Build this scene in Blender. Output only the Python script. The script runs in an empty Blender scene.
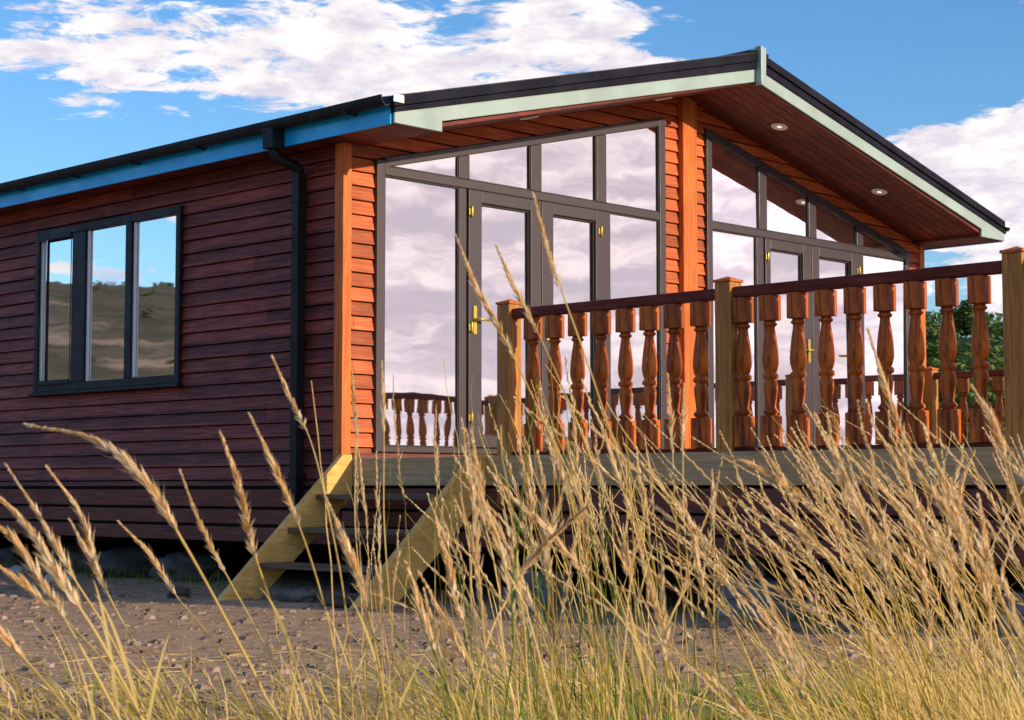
import bpy, math, random
from mathutils import Vector, noise
from math import sin, cos, tan, radians, pi, sqrt, exp
rnd = random.Random(7)
sc = bpy.context.scene
COL = sc.collection
try: sc.cycles.use_denoising = True
except Exception: pass
sc.view_settings.view_transform = 'Standard'; sc.view_settings.look = 'None'
sc.view_settings.exposure = 0; sc.view_settings.gamma = 1
sc.cycles.max_bounces = 8; sc.cycles.transparent_max_bounces = 12

# ------------------------------------------------------------------ camera
CAM = Vector((-8.3334, -9.9566, -0.1898)); YAW, PITCH, FPX = 0.7919, 0.0715, 1781.66
FW = Vector((sin(YAW)*cos(PITCH), cos(YAW)*cos(PITCH), sin(PITCH)))
RT = Vector((cos(YAW), -sin(YAW), 0)); UP = RT.cross(FW)
cd = bpy.data.cameras.new('camera'); co = bpy.data.objects.new('camera', cd); COL.objects.link(co)
co.location = CAM; co.rotation_euler = (pi/2+PITCH, 0, -YAW)
cd.sensor_width = 36; cd.lens = 36*FPX/1024; cd.clip_start = 0.05; cd.clip_end = 9000
cd.dof.use_dof = True; cd.dof.focus_distance = 7.5; cd.dof.aperture_fstop = 16
sc.camera = co
def px(u, v, d):                       # a point d metres deep along the view
    return CAM + (FW + RT*((u-512)/FPX) - UP*((v-360)/FPX))*d

# ------------------------------------------------------------------ materials
def mat(name):
    m = bpy.data.materials.new(name); m.use_nodes = True
    nt = m.node_tree; return m, nt, nt.nodes['Principled BSDF']
class N:
    def __init__(s, nt): s.nt = nt
    def new(s, t, **k):
        n = s.nt.nodes.new(t)
        for a, b in k.items(): setattr(n, a, b)
        return n
    def link(s, a, b): s.nt.links.new(a, b)
    def val(s, x, sock):
        if hasattr(x, 'is_output'): s.link(x, sock)
        else: sock.default_value = x
    def math(s, op, a, b=0.0, c=None, clamp=False):
        n = s.new('ShaderNodeMath', operation=op, use_clamp=clamp); s.val(a, n.inputs[0]); s.val(b, n.inputs[1])
        if c is not None: s.val(c, n.inputs[2])
        return n.outputs[0]
    def vmath(s, op, a, b):
        n = s.new('ShaderNodeVectorMath', operation=op); s.val(a, n.inputs[0]); s.val(b, n.inputs[1])
        return n.outputs['Value'] if op == 'DOT_PRODUCT' else n.outputs[0]
    def mix(s, f, a, b, mode='MIX'):
        n = s.new('ShaderNodeMix', data_type='RGBA', blend_type=mode); n.clamp_factor = True
        s.val(f, n.inputs[0]); s.val(a, n.inputs[6]); s.val(b, n.inputs[7]); return n.outputs[2]
    def noise(s, vec, scale, detail=4, rough=0.55, dist=0.0):
        n = s.new('ShaderNodeTexNoise'); n.inputs['Scale'].default_value = scale; n.inputs['Detail'].default_value = detail
        n.inputs['Roughness'].default_value = rough; n.inputs['Distortion'].default_value = dist
        if vec is not None: s.link(vec, n.inputs['Vector'])
        return n.outputs['Fac']
    def maprange(s, x, a, b, c=0.0, d=1.0, smooth=True):
        n = s.new('ShaderNodeMapRange', interpolation_type='SMOOTHSTEP' if smooth else 'LINEAR')
        s.val(x, n.inputs[0])
        for i, q in enumerate((a, b, c, d)): n.inputs[1+i].default_value = q
        return n.outputs[0]
    def scale(s, vec, v):
        n = s.new('ShaderNodeMapping'); s.link(vec, n.inputs['Vector']); n.inputs['Scale'].default_value = v; return n.outputs[0]
    def bump(s, h, strength, dist, bsdf):
        n = s.new('ShaderNodeBump'); n.inputs['Strength'].default_value = strength; n.inputs['Distance'].default_value = dist
        s.link(h, n.inputs['Height']); s.link(n.outputs[0], bsdf.inputs['Normal'])
def c4(c): return (c[0], c[1], c[2], 1)
def mul(c, k): return (c[0]*k, c[1]*k, c[2]*k)

def wood(name, base, dark, grain=(1.2, 1.2, 30), rough=0.55, board=None, vary=0.35, spec=0.35, bumpk=0.25, knots=True):
    """stained timber: stretched grain, blotches, per-object and (board=axis,pitch) per-board tone."""
    m, nt, b = mat(name); n = N(nt)
    tc = n.new('ShaderNodeTexCoord').outputs['Object']
    g = n.noise(n.scale(tc, grain), 3.0, 6, 0.65, 0.6)
    bl = n.noise(tc, 2.3, 4, 0.6)
    col = n.mix(n.maprange(g, 0.3, 0.72), c4(dark), c4(base))
    col = n.mix(n.maprange(bl, 0.35, 0.75, 0, 0.55), col, c4(mul(dark, 0.8)))
    oi = n.new('ShaderNodeObjectInfo').outputs['Random']
    tone = n.math('MULTIPLY_ADD', oi, vary, 1-vary/2)
    if board:
        sp = n.new('ShaderNodeSeparateXYZ'); n.link(tc, sp.inputs[0])
        ax, pitch, off, along, ln = board
        idx = n.math('FLOOR', n.math('DIVIDE', n.math('SUBTRACT', sp.outputs['XYZ'.index(ax)], off), pitch))
        wn = n.new('ShaderNodeTexWhiteNoise', noise_dimensions='1D'); n.link(idx, wn.inputs['W'])
        run = n.math('ADD', n.math('DIVIDE', sp.outputs['XYZ'.index(along)], ln), n.math('MULTIPLY', wn.outputs[0], 9.7)); seg = n.math('FLOOR', run)
        jt = n.maprange(n.math('FRACT', run), .0015, .0025, .25, 1.0)
        wn2 = n.new('ShaderNodeTexWhiteNoise', noise_dimensions='2D')
        cv = n.new('ShaderNodeCombineXYZ'); n.link(idx, cv.inputs[0]); n.link(seg, cv.inputs[1]); n.link(cv.outputs[0], wn2.inputs['Vector'])
        tone = n.math('MULTIPLY', tone, n.math('MULTIPLY_ADD', wn2.outputs[0], 0.75, 0.62)); tone = n.math('MULTIPLY', tone, jt)
    tn = n.new('ShaderNodeCombineXYZ')
    for i in range(3): n.link(tone, tn.inputs[i])
    col = n.mix(1.0, col, tn.outputs[0], 'MULTIPLY')
    n.link(col, b.inputs['Base Color'])
    n.link(n.maprange(g, 0.2, 0.8, rough+0.15, rough-0.1), b.inputs['Roughness'])
    b.inputs['Specular IOR Level'].default_value = spec
    n.bump(g, bumpk, 0.004, b)
    return m
def plain(name, base, rough=0.5, vary=0.25, sc_=6.0, spec=0.5, metal=0.0, bumpk=0.0, bscale=40, objvary=0.0):
    m, nt, b = mat(name); n = N(nt)
    tc = n.new('ShaderNodeTexCoord').outputs['Object']
    f = n.noise(tc, sc_, 5, 0.6)
    col = n.mix(n.maprange(f, 0.3, 0.7), c4(mul(base, 1-vary)), c4(mul(base, 1+vary*0.4)))
    if objvary:
        oi = n.new('ShaderNodeObjectInfo').outputs['Random']; t = n.math('MULTIPLY_ADD', oi, objvary, 1-objvary/2)
        tn = n.new('ShaderNodeCombineXYZ')
        for i in range(3): n.link(t, tn.inputs[i])
        col = n.mix(1.0, col, tn.outputs[0], 'MULTIPLY')
    n.link(col, b.inputs['Base Color'])
    n.link(n.maprange(f, 0.3, 0.7, min(1, rough+0.1), max(0.02, rough-0.06)), b.inputs['Roughness'])
    b.inputs['Specular IOR Level'].default_value = spec; b.inputs['Metallic'].default_value = metal
    if bumpk: n.bump(n.noise(tc, bscale, 5, 0.6), bumpk, 0.01, b)
    return m
PIT = 0.107
M = {}
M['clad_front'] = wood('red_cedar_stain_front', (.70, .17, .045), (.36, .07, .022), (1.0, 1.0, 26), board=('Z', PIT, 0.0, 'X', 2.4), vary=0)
M['clad_shaded'] = wood('red_cedar_stain_shaded', (.35, .066, .038), (.10, .018, .014), (1.0, .8, 26), board=('Z', PIT, 0.0, 'Y', 2.9), vary=0)  # same cedar stain, darkened so the wall's shade sits in the colour
M['soffit'] = wood('soffit_boards', (.20, .028, .016), (.085, .012, .009), (.7, 9, 9), board=('Y', .1, 0.0, 'X', 3.0), vary=0)
M['skirt'] = wood('skirting_stain', (.26, .075, .045), (.10, .026, .02), (1, 1, 30), vary=0.2)
M['trim'] = wood('orange_trim', (.80, .22, .035), (.44, .10, .018), (16, 16, 1), vary=0.1)
M['bal'] = wood('baluster_stain', (.74, .19, .020), (.14, .020, .006), (9, 9, 1.2), vary=0.5, rough=0.5, spec=.25)
M['rail'] = wood('handrail_stain', (.24, .045, .024), (.10, .016, .010), (20, 1, 20), vary=0.1, spec=.2)
M['post'] = wood('post_timber', (.64, .27, .05), (.30, .12, .028), (16, 16, 1.0), vary=0.2)
M['pine'] = wood('treated_pine', (.95, .60, .19), (.62, .36, .10), (3, 3, 14), vary=0.1)
M['tread'] = wood('tread_timber', (.20, .14, .08), (.10, .07, .04), (14, 1, 14), vary=0.2)
M['grey_wood'] = wood('weathered_deck_edge', (.62, .42, .21), (.36, .24, .12), (18, 1, 18), vary=0.1)
M['deck'] = wood('deck_planks', (.34, .22, .12), (.18, .11, .06), (1, 16, 16), board=('Y', .145, 0.0, 'X', 3.6), vary=0)
M['frame'] = plain('brown_upvc', (.046, .033, .044), 0.42, 0.2)
M['frame_dark'] = plain('black_upvc', (.010, .011, .017), 0.45, 0.2, spec=.3)
M['seal'] = plain('black_seal', (.012, .010, .012), 0.6, 0.2)
M['black'] = plain('black_gutter', (.010, .012, .016), 0.5, 0.2, spec=0.25)
M['roof'] = plain('charcoal_roof_sheet', (.02, .02, .03), 0.6, 0.4, 3, bumpk=0.15)
M['verge'] = plain('charcoal_verge', (.012, .013, .026), 0.75, 0.35, 4, spec=.12)
M['barge'] = plain('pale_green_barge', (.31, .42, .42), 0.45, 0.18, 2.5)
M['fascia_shade_blue'] = plain('fascia_shade_tint', (.004, .44, .95), 0.3, 0.15, 2.5)  # pale green board with the blue of its shade put into the colour
M['white'] = plain('white_plastic', (.8, .8, .8), 0.4, 0.05)
M['brass'] = plain('brass', (.55, .42, .07), 0.35, 0.2, metal=0.6)
M['inside'] = plain('interior_wall', (.30, .25, .22), 0.8, 0.1)
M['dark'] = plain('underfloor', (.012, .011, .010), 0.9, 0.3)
M['chassis'] = plain('chassis_steel', (.02, .02, .022), 0.7, 0.3)
M['concrete'] = plain('concrete_block', (.26, .26, .27), 0.9, 0.4, 9, bumpk=0.6)
M['bluepost'] = plain('blue_grey_steel', (.10, .16, .24), 0.55, 0.3, 9)
M['stone'] = plain('grey_stone', (.10, .09, .08), 0.9, 0.5, 7, bumpk=0.8, bscale=22, objvary=0.6)
M['palestone'] = plain('pale_stone', (.50, .46, .43), 0.85, 0.25, 7, bumpk=0.6, bscale=22)

def glassmat(name, tint, refl, wav, dirty):
    m = bpy.data.materials.new(name); m.use_nodes = True; nt = m.node_tree; n = N(nt)
    for q in list(nt.nodes): nt.nodes.remove(q)
    out = n.new('ShaderNodeOutputMaterial'); gl = n.new('ShaderNodeBsdfGlossy'); tr = n.new('ShaderNodeBsdfTransparent')
    gl.inputs['Roughness'].default_value = 0.015; gl.inputs['Color'].default_value = c4(tint)
    tr.inputs['Color'].default_value = (.30, .30, .32, 1)
    tc = n.new('ShaderNodeTexCoord').outputs['Object']
    bp = n.new('ShaderNodeBump'); bp.inputs['Strength'].default_value = 0.35; bp.inputs['Distance'].default_value = wav
    n.link(n.noise(tc, 1.6, 2, 0.5), bp.inputs['Height']); n.link(bp.outputs[0], gl.inputs['Normal'])
    fr = n.new('ShaderNodeFresnel'); fr.inputs[0].default_value = 1.5
    f = n.math('ADD', n.math('MULTIPLY', fr.outputs[0], 1.0), refl, clamp=True)
    mx = n.new('ShaderNodeMixShader'); n.link(f, mx.inputs[0]); n.link(tr.outputs[0], mx.inputs[1]); n.link(gl.outputs[0], mx.inputs[2])
    df = n.new('ShaderNodeBsdfDiffuse'); df.inputs['Color'].default_value = (.75, .72, .72, 1)
    mx2 = n.new('ShaderNodeMixShader'); n.link(n.maprange(n.noise(tc, 3.0, 5, .6), .35, .8, dirty*.4, dirty*1.3), mx2.inputs[0])
    n.link(mx.outputs[0], mx2.inputs[1]); n.link(df.outputs[0], mx2.inputs[2]); n.link(mx2.outputs[0], out.inputs['Surface'])
    return m
M['glass'] = glassmat('coated_door_glass', (1.0, .97, .98), 0.72, 0.004, 0.010)
M['glass_side'] = glassmat('window_glass', (.92, .95, 1.0), 0.78, 0.003, 0.03)
def lampmat():
    m, nt, b = mat('downlight_lens'); n = N(nt)
    b.inputs['Base Color'].default_value = (.9, .8, .75, 1)
    b.inputs['Emission Color'].default_value = (1, .72, .62, 1); b.inputs['Emission Strength'].default_value = 1.1
    return m
M['lens'] = lampmat()

def leafmat(name, base, alt, transl=0.35, rough=0.7, nscale=1.2):
    m = bpy.data.materials.new(name); m.use_nodes = True; nt = m.node_tree; n = N(nt); b = nt.nodes['Principled BSDF']; out = nt.nodes['Material Output']
    geo = n.new('ShaderNodeNewGeometry'); tc = n.new('ShaderNodeTexCoord').outputs['Object']
    f = n.noise(tc, nscale, 3, 0.6)
    isl = geo.outputs['Random Per Island']
    t = n.math('ADD', n.math('MULTIPLY', isl, 0.65), n.math('MULTIPLY', f, 0.4))
    col = n.mix(n.maprange(t, 0.2, 0.85), c4(base), c4(alt))
    n.link(col, b.inputs['Base Color']); b.inputs['Roughness'].default_value = rough; b.inputs['Specular IOR Level'].default_value = 0.25
    tl = n.new('ShaderNodeBsdfTranslucent'); n.link(col, tl.inputs['Color'])
    mx = n.new('ShaderNodeMixShader'); mx.inputs[0].default_value = transl
    n.link(b.outputs[0], mx.inputs[1]); n.link(tl.outputs[0], mx.inputs[2]); n.link(mx.outputs[0], out.inputs['Surface'])
    return m
M['straw'] = leafmat('straw_stem', (.50, .36, .055), (.94, .73, .36), 0.4)
M['seed'] = leafmat('seed_head', (.80, .53, .23), (.98, .83, .57), 0.5, nscale=30)
M['blade'] = leafmat('dry_blade', (.42, .30, .035), (.95, .74, .32), 0.5, nscale=3)
M['green'] = leafmat('green_blade', (.10, .20, .02), (.34, .40, .06), 0.35, nscale=3)
M['tree'] = leafmat('tree_leaves', (.028, .062, .012), (.12, .18, .032), 0.2, nscale=.4)
M['bark'] = plain('bark', (.10, .07, .05), 0.9, 0.4, 8)

# ------------------------------------------------------------------ mesh helpers
class MB:
    def __init__(s): s.v = []; s.f = []; s.smooth = []
    def quad(s, *p):
        i = len(s.v); s.v += [tuple(q) for q in p]; s.f.append(tuple(range(i, i+len(p)))); s.smooth.append(False)
    def box(s, x0, x1, y0, y1, z0, z1):
        if x0 > x1: x0, x1 = x1, x0
        if y0 > y1: y0, y1 = y1, y0
        i = len(s.v)
        s.v += [(x0,y0,z0),(x1,y0,z0),(x1,y1,z0),(x0,y1,z0),(x0,y0,z1),(x1,y0,z1),(x1,y1,z1),(x0,y1,z1)]
        for f in ((0,3,2,1),(4,5,6,7),(0,1,5,4),(1,2,6,5),(2,3,7,6),(3,0,4,7)): s.f.append(tuple(i+k for k in f)); s.smooth.append(False)
        return s
    def prism(s, poly, axis, a, b):
        """extrude a polygon given in the two other axes from a to b along axis."""
        def P(q, t):
            return {'x': (t, q[0], q[1]), 'y': (q[0], t, q[1]), 'z': (q[0], q[1], t)}[axis]
        n = len(poly); i = len(s.v)
        s.v += [P(q, a) for q in poly] + [P(q, b) for q in poly]
        s.f.append(tuple(i+k for k in range(n))); s.f.append(tuple(i+n+k for k in reversed(range(n))))
        for k in range(n):
            s.f.append((i+k, i+n+k, i+n+(k+1) % n, i+(k+1) % n))
        s.smooth += [False]*(n+2); return s
    def tube(s, pts, rad, seg=8, caps=True, smooth=True):
        pts = [Vector(p) for p in pts]; i0 = len(s.v); n = len(pts)
        if not hasattr(rad, '__len__'): rad = [rad]*n
        for k, p in enumerate(pts):
            t = (pts[min(k+1, n-1)] - pts[max(k-1, 0)]).normalized()
            a = t.cross(Vector((0, 0, 1)))
            if a.length < 0.05: a = t.cross(Vector((0, 1, 0)))
            a.normalize(); b = t.cross(a)
            for j in range(seg):
                w = 2*pi*j/seg; s.v.append(tuple(p + (a*cos(w) + b*sin(w))*rad[k]))
        for k in range(n-1):
            for j in range(seg):
                q = i0+k*seg; s.f.append((q+j, q+(j+1) % seg, q+seg+(j+1) % seg, q+seg+j)); s.smooth.append(smooth)
        if caps:
            s.f.append(tuple(i0+j for j in reversed(range(seg)))); s.f.append(tuple(i0+(n-1)*seg+j for j in range(seg))); s.smooth += [False]*2
        return s
    def lathe(s, prof, seg=14, c=(0, 0, 0)):
        i0 = len(s.v)
        for r, z in prof:
            for j in range(seg): w = 2*pi*j/seg; s.v.append((c[0]+r*cos(w), c[1]+r*sin(w), c[2]+z))
        for k in range(len(prof)-1):
            for j in range(seg):
                q = i0+k*seg; s.f.append((q+j, q+(j+1) % seg, q+seg+(j+1) % seg, q+seg+j)); s.smooth.append(True)
        s.f.append(tuple(i0+j for j in reversed(range(seg)))); s.f.append(tuple(i0+(len(prof)-1)*seg+j for j in range(seg))); s.smooth += [False]*2
        return s
    def build(s, name, m, parent=None, bevel=0.0, seg=2):
        me = bpy.data.meshes.new(name); me.from_pydata(s.v, [], s.f); me.materials.append(m)
        me.polygons.foreach_set('use_smooth', s.smooth); me.update()
        o = bpy.data.objects.new(name, me); COL.objects.link(o)
        if parent is not None: o.parent = parent; o.matrix_parent_inverse = parent_inv(parent)
        if bevel:
            b = o.modifiers.new('bevel', 'BEVEL'); b.width = bevel; b.segments = seg; b.limit_method = 'ANGLE'; b.angle_limit = radians(40)
        return o
def parent_inv(p):
    from mathutils import Matrix
    q = p; m = Matrix()
    while q is not None: m = Matrix.Translation(q.location) @ m; q = q.parent
    return m.inverted()
def empty(name, loc=(0, 0, 0)):
    o = bpy.data.objects.new(name, None); COL.objects.link(o); o.location = loc; o.empty_display_size = .2; return o
def tag(o, label=None, cat=None, group=None, kind=None):
    if label: o['label'] = label
    if cat: o['category'] = cat
    if group: o['group'] = group
    if kind: o['kind'] = kind
    return o
def box(name, m, parent, x0, x1, y0, y1, z0, z1, bevel=0.004): return MB().box(x0, x1, y0, y1, z0, z1).build(name, m, parent, bevel)
def clip(poly, ax, lim, keep_above):
    out = []
    for i in range(len(poly)):
        a, b = poly[i], poly[(i+1) % len(poly)]
        ia = (a[ax] >= lim) == keep_above or a[ax] == lim; ib = (b[ax] >= lim) == keep_above or b[ax] == lim
        if ia: out.append(a)
        if ia != ib:
            t = (lim-a[ax])/(b[ax]-a[ax]); out.append(tuple(a[k]+t*(b[k]-a[k]) for k in range(2)))
    return out
def cladding(mb, regions, axis, sign, base, pitch=PIT, off=0.0, thick=(0.027, 0.004)):
    """feather-edge boards clipped to convex regions (u, z); axis = wall normal axis, sign = outward direction."""
    def P(u, z, t): return (base+sign*t, u, z) if axis == 'x' else (u, base+sign*t, z)
    for poly in regions:
        zs = [q[1] for q in poly]
        k0 = math.floor((min(zs)-off)/pitch); k1 = math.ceil((max(zs)-off)/pitch)
        for k in range(k0, k1):
            z0 = off+k*pitch; z1 = z0+pitch
            p = clip(clip(list(poly), 1, z0, True), 1, z1-0.010, False) if len(poly) else []
            q = []
            for a in p:
                if not q or (abs(a[0]-q[-1][0])+abs(a[1]-q[-1][1])) > 1e-6: q.append(a)
            if len(q) > 2 and abs(q[0][0]-q[-1][0])+abs(q[0][1]-q[-1][1]) < 1e-6: q.pop()
            if len(q) < 3: continue
            area = abs(sum(q[i][0]*q[(i+1) % len(q)][1]-q[(i+1) % len(q)][0]*q[i][1] for i in range(len(q))))/2
            if area < 2e-5: continue
            tt = lambda z: thick[0]+(thick[1]-thick[0])*((z-z0)/pitch)**1.4 if z > z0+1e-6 else thick[0]
            i = len(mb.v); n = len(q)
            mb.v += [P(a[0], a[1], tt(a[1])) for a in q] + [P(a[0], a[1], -0.02) for a in q]
            mb.f.append(tuple(i+j for j in range(n))); mb.f.append(tuple(i+n+j for j in reversed(range(n))))
            for j in range(n): mb.f.append((i+j, i+n+j, i+n+(j+1) % n, i+(j+1) % n))
            mb.smooth += [False]*(n+2)
    # backing so that gaps between boards read dark
def smooth01(a, b, x):
    t = max(0.0, min(1.0, (x-a)/(b-a))); return t*t*(3-2*t)

# ------------------------------------------------------------------ ground and hills
W = 7.82; LEN = 12.0; ZG = -0.95; OH = 0.82; OV = 0.25
def hgt(x, y):
    r = sqrt(x*x+y*y); az = math.degrees(math.atan2(x, y))
    w = smooth01(-120, -85, az)*(1-smooth01(100, 125, az))
    n1 = noise.fractal(Vector((x*.006, y*.006, .3)), 1.0, 2.0, 5)
    h = w*smooth01(38, 230, r)*(24.0-4.5*smooth01(0, 40, az) + 4.0*n1) + w*max(0, r-230)*0.02
    h += (1-w)*(-smooth01(60, 400, r)*3.0)
    near = noise.fractal(Vector((x*.35, y*.35, 1.7)), 1.0, 2.0, 4)*0.05
    d = sqrt((x-CAM.x)**2+(y-CAM.y)**2)
    h += near*(1 if r < 60 else 0.5)
    fl = max(0, min(1, (min(x+1.5, 9.5-x, y+9.0, 14-y))/1.5))        # level pad under the lodge
    h = h*(1-fl) if r < 25 else h
    h += -0.05*(1-smooth01(2.0, 5.0, d))
    return ZG+h
mb = MB(); rings = []; r = 0.35
gc = (-4.0, -5.0)
while r < 4200:
    rings.append(r); r *= 1.045 if r > 3 else 1.12
SEG = 240
for r in rings:
    for j in range(SEG):
        a = 2*pi*j/SEG; x = gc[0]+r*sin(a); y = gc[1]+r*cos(a); mb.v.append((x, y, hgt(x, y)))
for k in range(len(rings)-1):
    for j in range(SEG):
        q = k*SEG; mb.f.append((q+j, q+SEG+j, q+SEG+(j+1) % SEG, q+(j+1) % SEG)); mb.smooth.append(True)
mb.f.append(tuple(range(SEG))); mb.smooth.append(True)
def groundmat():
    m, nt, b = mat('dirt_and_grass'); n = N(nt)
    pos = n.new('ShaderNodeNewGeometry').outputs['Position']
    sp = n.new('ShaderNodeSeparateXYZ'); n.link(pos, sp.inputs[0])
    n1 = n.noise(pos, 0.9, 6, .6); n2 = n.noise(pos, 9, 6, .7); n3 = n.noise(pos, 55, 4, .7)
    dirt = n.mix(n.maprange(n2, .3, .7), (.25, .155, .085, 1), (.58, .39, .25, 1))
    dirt = n.mix(n.maprange(n3, .45, .75), dirt, (.58, .42, .33, 1))
    dirt = n.mix(n.maprange(n1, .48, .66), dirt, (.40, .29, .20, 1))
    grass = n.mix(n.maprange(n2, .3, .7), (.05, .065, .012, 1), (.20, .18, .05, 1))
    # grassy strip around the camera, bare track between it and the lodge
    vx = n.new('ShaderNodeVectorMath', operation='DISTANCE'); n.link(pos, vx.inputs[0]); vx.inputs[1].default_value = (CAM.x+1.5, CAM.y-.6, ZG)
    g = n.math('ADD', vx.outputs['Value'], n.math('MULTIPLY', n.math('SUBTRACT', n1, .5), 3.0))
    col = n.mix(n.maprange(g, 3.4, 4.6), grass, dirt)
    # hills
    ln = n.new('ShaderNodeVectorMath', operation='LENGTH'); n.link(pos, ln.inputs[0])
    h1 = n.noise(n.scale(pos, (.02, .02, .02)), 1.0, 8, .65); h2 = n.noise(n.scale(pos, (.22, .22, .3)), 1.0, 10, .8)
    hillb = n.mix(n.maprange(h2, .35, .65), (.050, .048, .024, 1), (.135, .11, .062, 1))
    hillb = n.mix(n.maprange(h1, .55, .62), hillb, (.34, .25, .18, 1))
    hillg = n.mix(n.maprange(h2, .35, .65), (.020, .04, .009, 1), (.07, .10, .022, 1))
    hill = n.mix(n.maprange(sp.outputs[0], -5, 15), hillb, hillg)
    col = n.mix(n.maprange(ln.outputs['Value'], 22, 48), col, hill)
    n.link(col, b.inputs['Base Color']); b.inputs['Roughness'].default_value = .95; b.inputs['Specular IOR Level'].default_value = .15
    n.bump(n.math('ADD', n2, n.math('MULTIPLY', n3, .6)), .9, .035, b)
    return m
tag(mb.build('ground', groundmat()), 'bare stony track and rough ground around the lodge rising to hills', kind='structure')

# ------------------------------------------------------------------ lodge
lodge = tag(empty('holiday_lodge', (0, 0, 0)), 'single storey red brown timber clad lodge with low gable roof and tall glazed front', 'lodge')
RS = (3.56-2.525)/(W/2+OV)
def ztop(x): return 3.56-RS*abs(x-W/2)
FS, FZ = 0.243, 2.247                                   # sloping head of the gable frames
def zhead(x): return FZ+FS*((x if x < W/2 else W-x)-0.28)
ZSOF = 0.275
def zwall(x): return ztop(x)-ZSOF
OX0, OX1 = 0.28, 3.62
# front cladding
def mir(p): return [(W-a, z) for a, z in reversed(p)]
zb = 0.0
regs = [[(.06, zb), (OX0-.002, zb), (OX0-.002, zwall(OX0)), (.06, zwall(.06))],
        [(OX0-.002, zhead(OX0)+.002), (OX1+.002, zhead(OX1)+.002), (OX1+.002, zwall(OX1)), (OX0-.002, zwall(OX0))],
        [(OX1+.002, zb), (3.80, zb), (3.80, zwall(3.80)), (OX1+.002, zwall(OX1))],
        [(OX0-.002, zb), (OX1+.002, zb), (OX1+.002, .068), (OX0-.002, .068)]]
regs += [mir(p) for p in regs]
regs.append([(3.80, zb), (W-3.80, zb), (W-3.80, zwall(3.80)), (3.80, zwall(3.80))])
mb = MB(); cladding(mb, regs, 'y', -1, 0.0); mb.build('front_cladding', M['clad_front'], lodge)
# side cladding (x = 0) around the window, plus the lower vented boards
Y0, Y1, Z0, Z1 = 1.985, 4.215, .648, 2.09
zs0, zs1 = -.175, 2.34
mb = MB()
cladding(mb, [[(.06, zs0), (Y0, zs0), (Y0, zs1), (.06, zs1)], [(Y1, zs0), (LEN, zs0), (LEN, zs1), (Y1, zs1)],
              [(Y0, zs0), (Y1, zs0), (Y1, Z0), (Y0, Z0)], [(Y0, Z1), (Y1, Z1), (Y1, zs1), (Y0, zs1)]], 'x', -1, 0.0, off=-.02)
mb.build('side_cladding', M['clad_shaded'], lodge)
mb = MB()
for z0, z1 in ((-.335, -.205), (-.468, -.358), (-.602, -.492)):
    mb.box(-.02, .012, .0, LEN, z0, z1)
mb.build('skirting', M['skirt'], lodge, .003)
# far and rear walls
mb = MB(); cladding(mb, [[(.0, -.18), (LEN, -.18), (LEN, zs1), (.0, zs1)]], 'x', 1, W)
mb.build('far_side_cladding', M['clad_shaded'], lodge)
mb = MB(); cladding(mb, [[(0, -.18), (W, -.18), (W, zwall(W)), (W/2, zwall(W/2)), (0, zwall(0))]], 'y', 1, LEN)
mb.build('rear_cladding', M['clad_shaded'], lodge)
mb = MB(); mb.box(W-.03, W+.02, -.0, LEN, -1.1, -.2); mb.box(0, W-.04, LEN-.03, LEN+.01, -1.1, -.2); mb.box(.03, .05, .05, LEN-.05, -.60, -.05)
mb.build('underfloor_light_block', M['dark'], lodge)  # unseen far skirts and dark backing added to keep daylight out below
mb = MB(); mb.box(.055, W-.05, .03, LEN-.05, -.52, -.42)
for x in (1.6, 6.1): mb.box(x-.05, x+.05, .1, LEN-.2, -.72, -.525)
for y in (1.5, 4.5, 7.5, 10.5): mb.box(.3, W-.3, y-.04, y+.04, -.64, -.53)
mb.build('chassis', M['chassis'], lodge)
# corner trims and central pillar
mb = MB(); mb.prism([(-.034, -.036), (.050, -.036), (.050, .004), (-.002, .004), (-.002, .062), (-.034, .062)], 'z', -.175, zwall(.03)+.01)
mb.build('corner_trim', M['trim'], lodge, .004)
mb = MB(); mb.box(W-.062, W+.034, -.036, .06, -.0, zwall(.03)+.01); mb.build('corner_trim', M['trim'], lodge, .004)
mb = MB(); mb.prism([(3.835, .0), (4.03, .0), (4.03, zwall(4.03)-.004), (W/2, zwall(W/2)-.004), (3.835, zwall(3.835)-.004)], 'y', -.075, -.018)
mb.build('gable_pillar', M['trim'], lodge, .005)
mb = MB(); mb.box(.07, W-.07, -.05, -.026, .006, .062); mb.build('front_plinth_board', M['skirt'], lodge, .004)
# interior seen faintly through glass
mb = MB(); mb.box(.08, W-.08, .06, 6.2, .0, .03); mb.box(.08, W-.08, 6.2, 6.3, .0, 2.6); mb.box(3.0, 3.1, 3.2, 6.2, .0, 2.5)
mb.build('interior_walls', M['inside'], lodge)
for q in ((.09, 1.4, 2.0, 2.8), (4.6, 6.8, 3.0, 3.9)): box('interior_seat', M['tread'], lodge, *q, .03, .78, .03)

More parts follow.
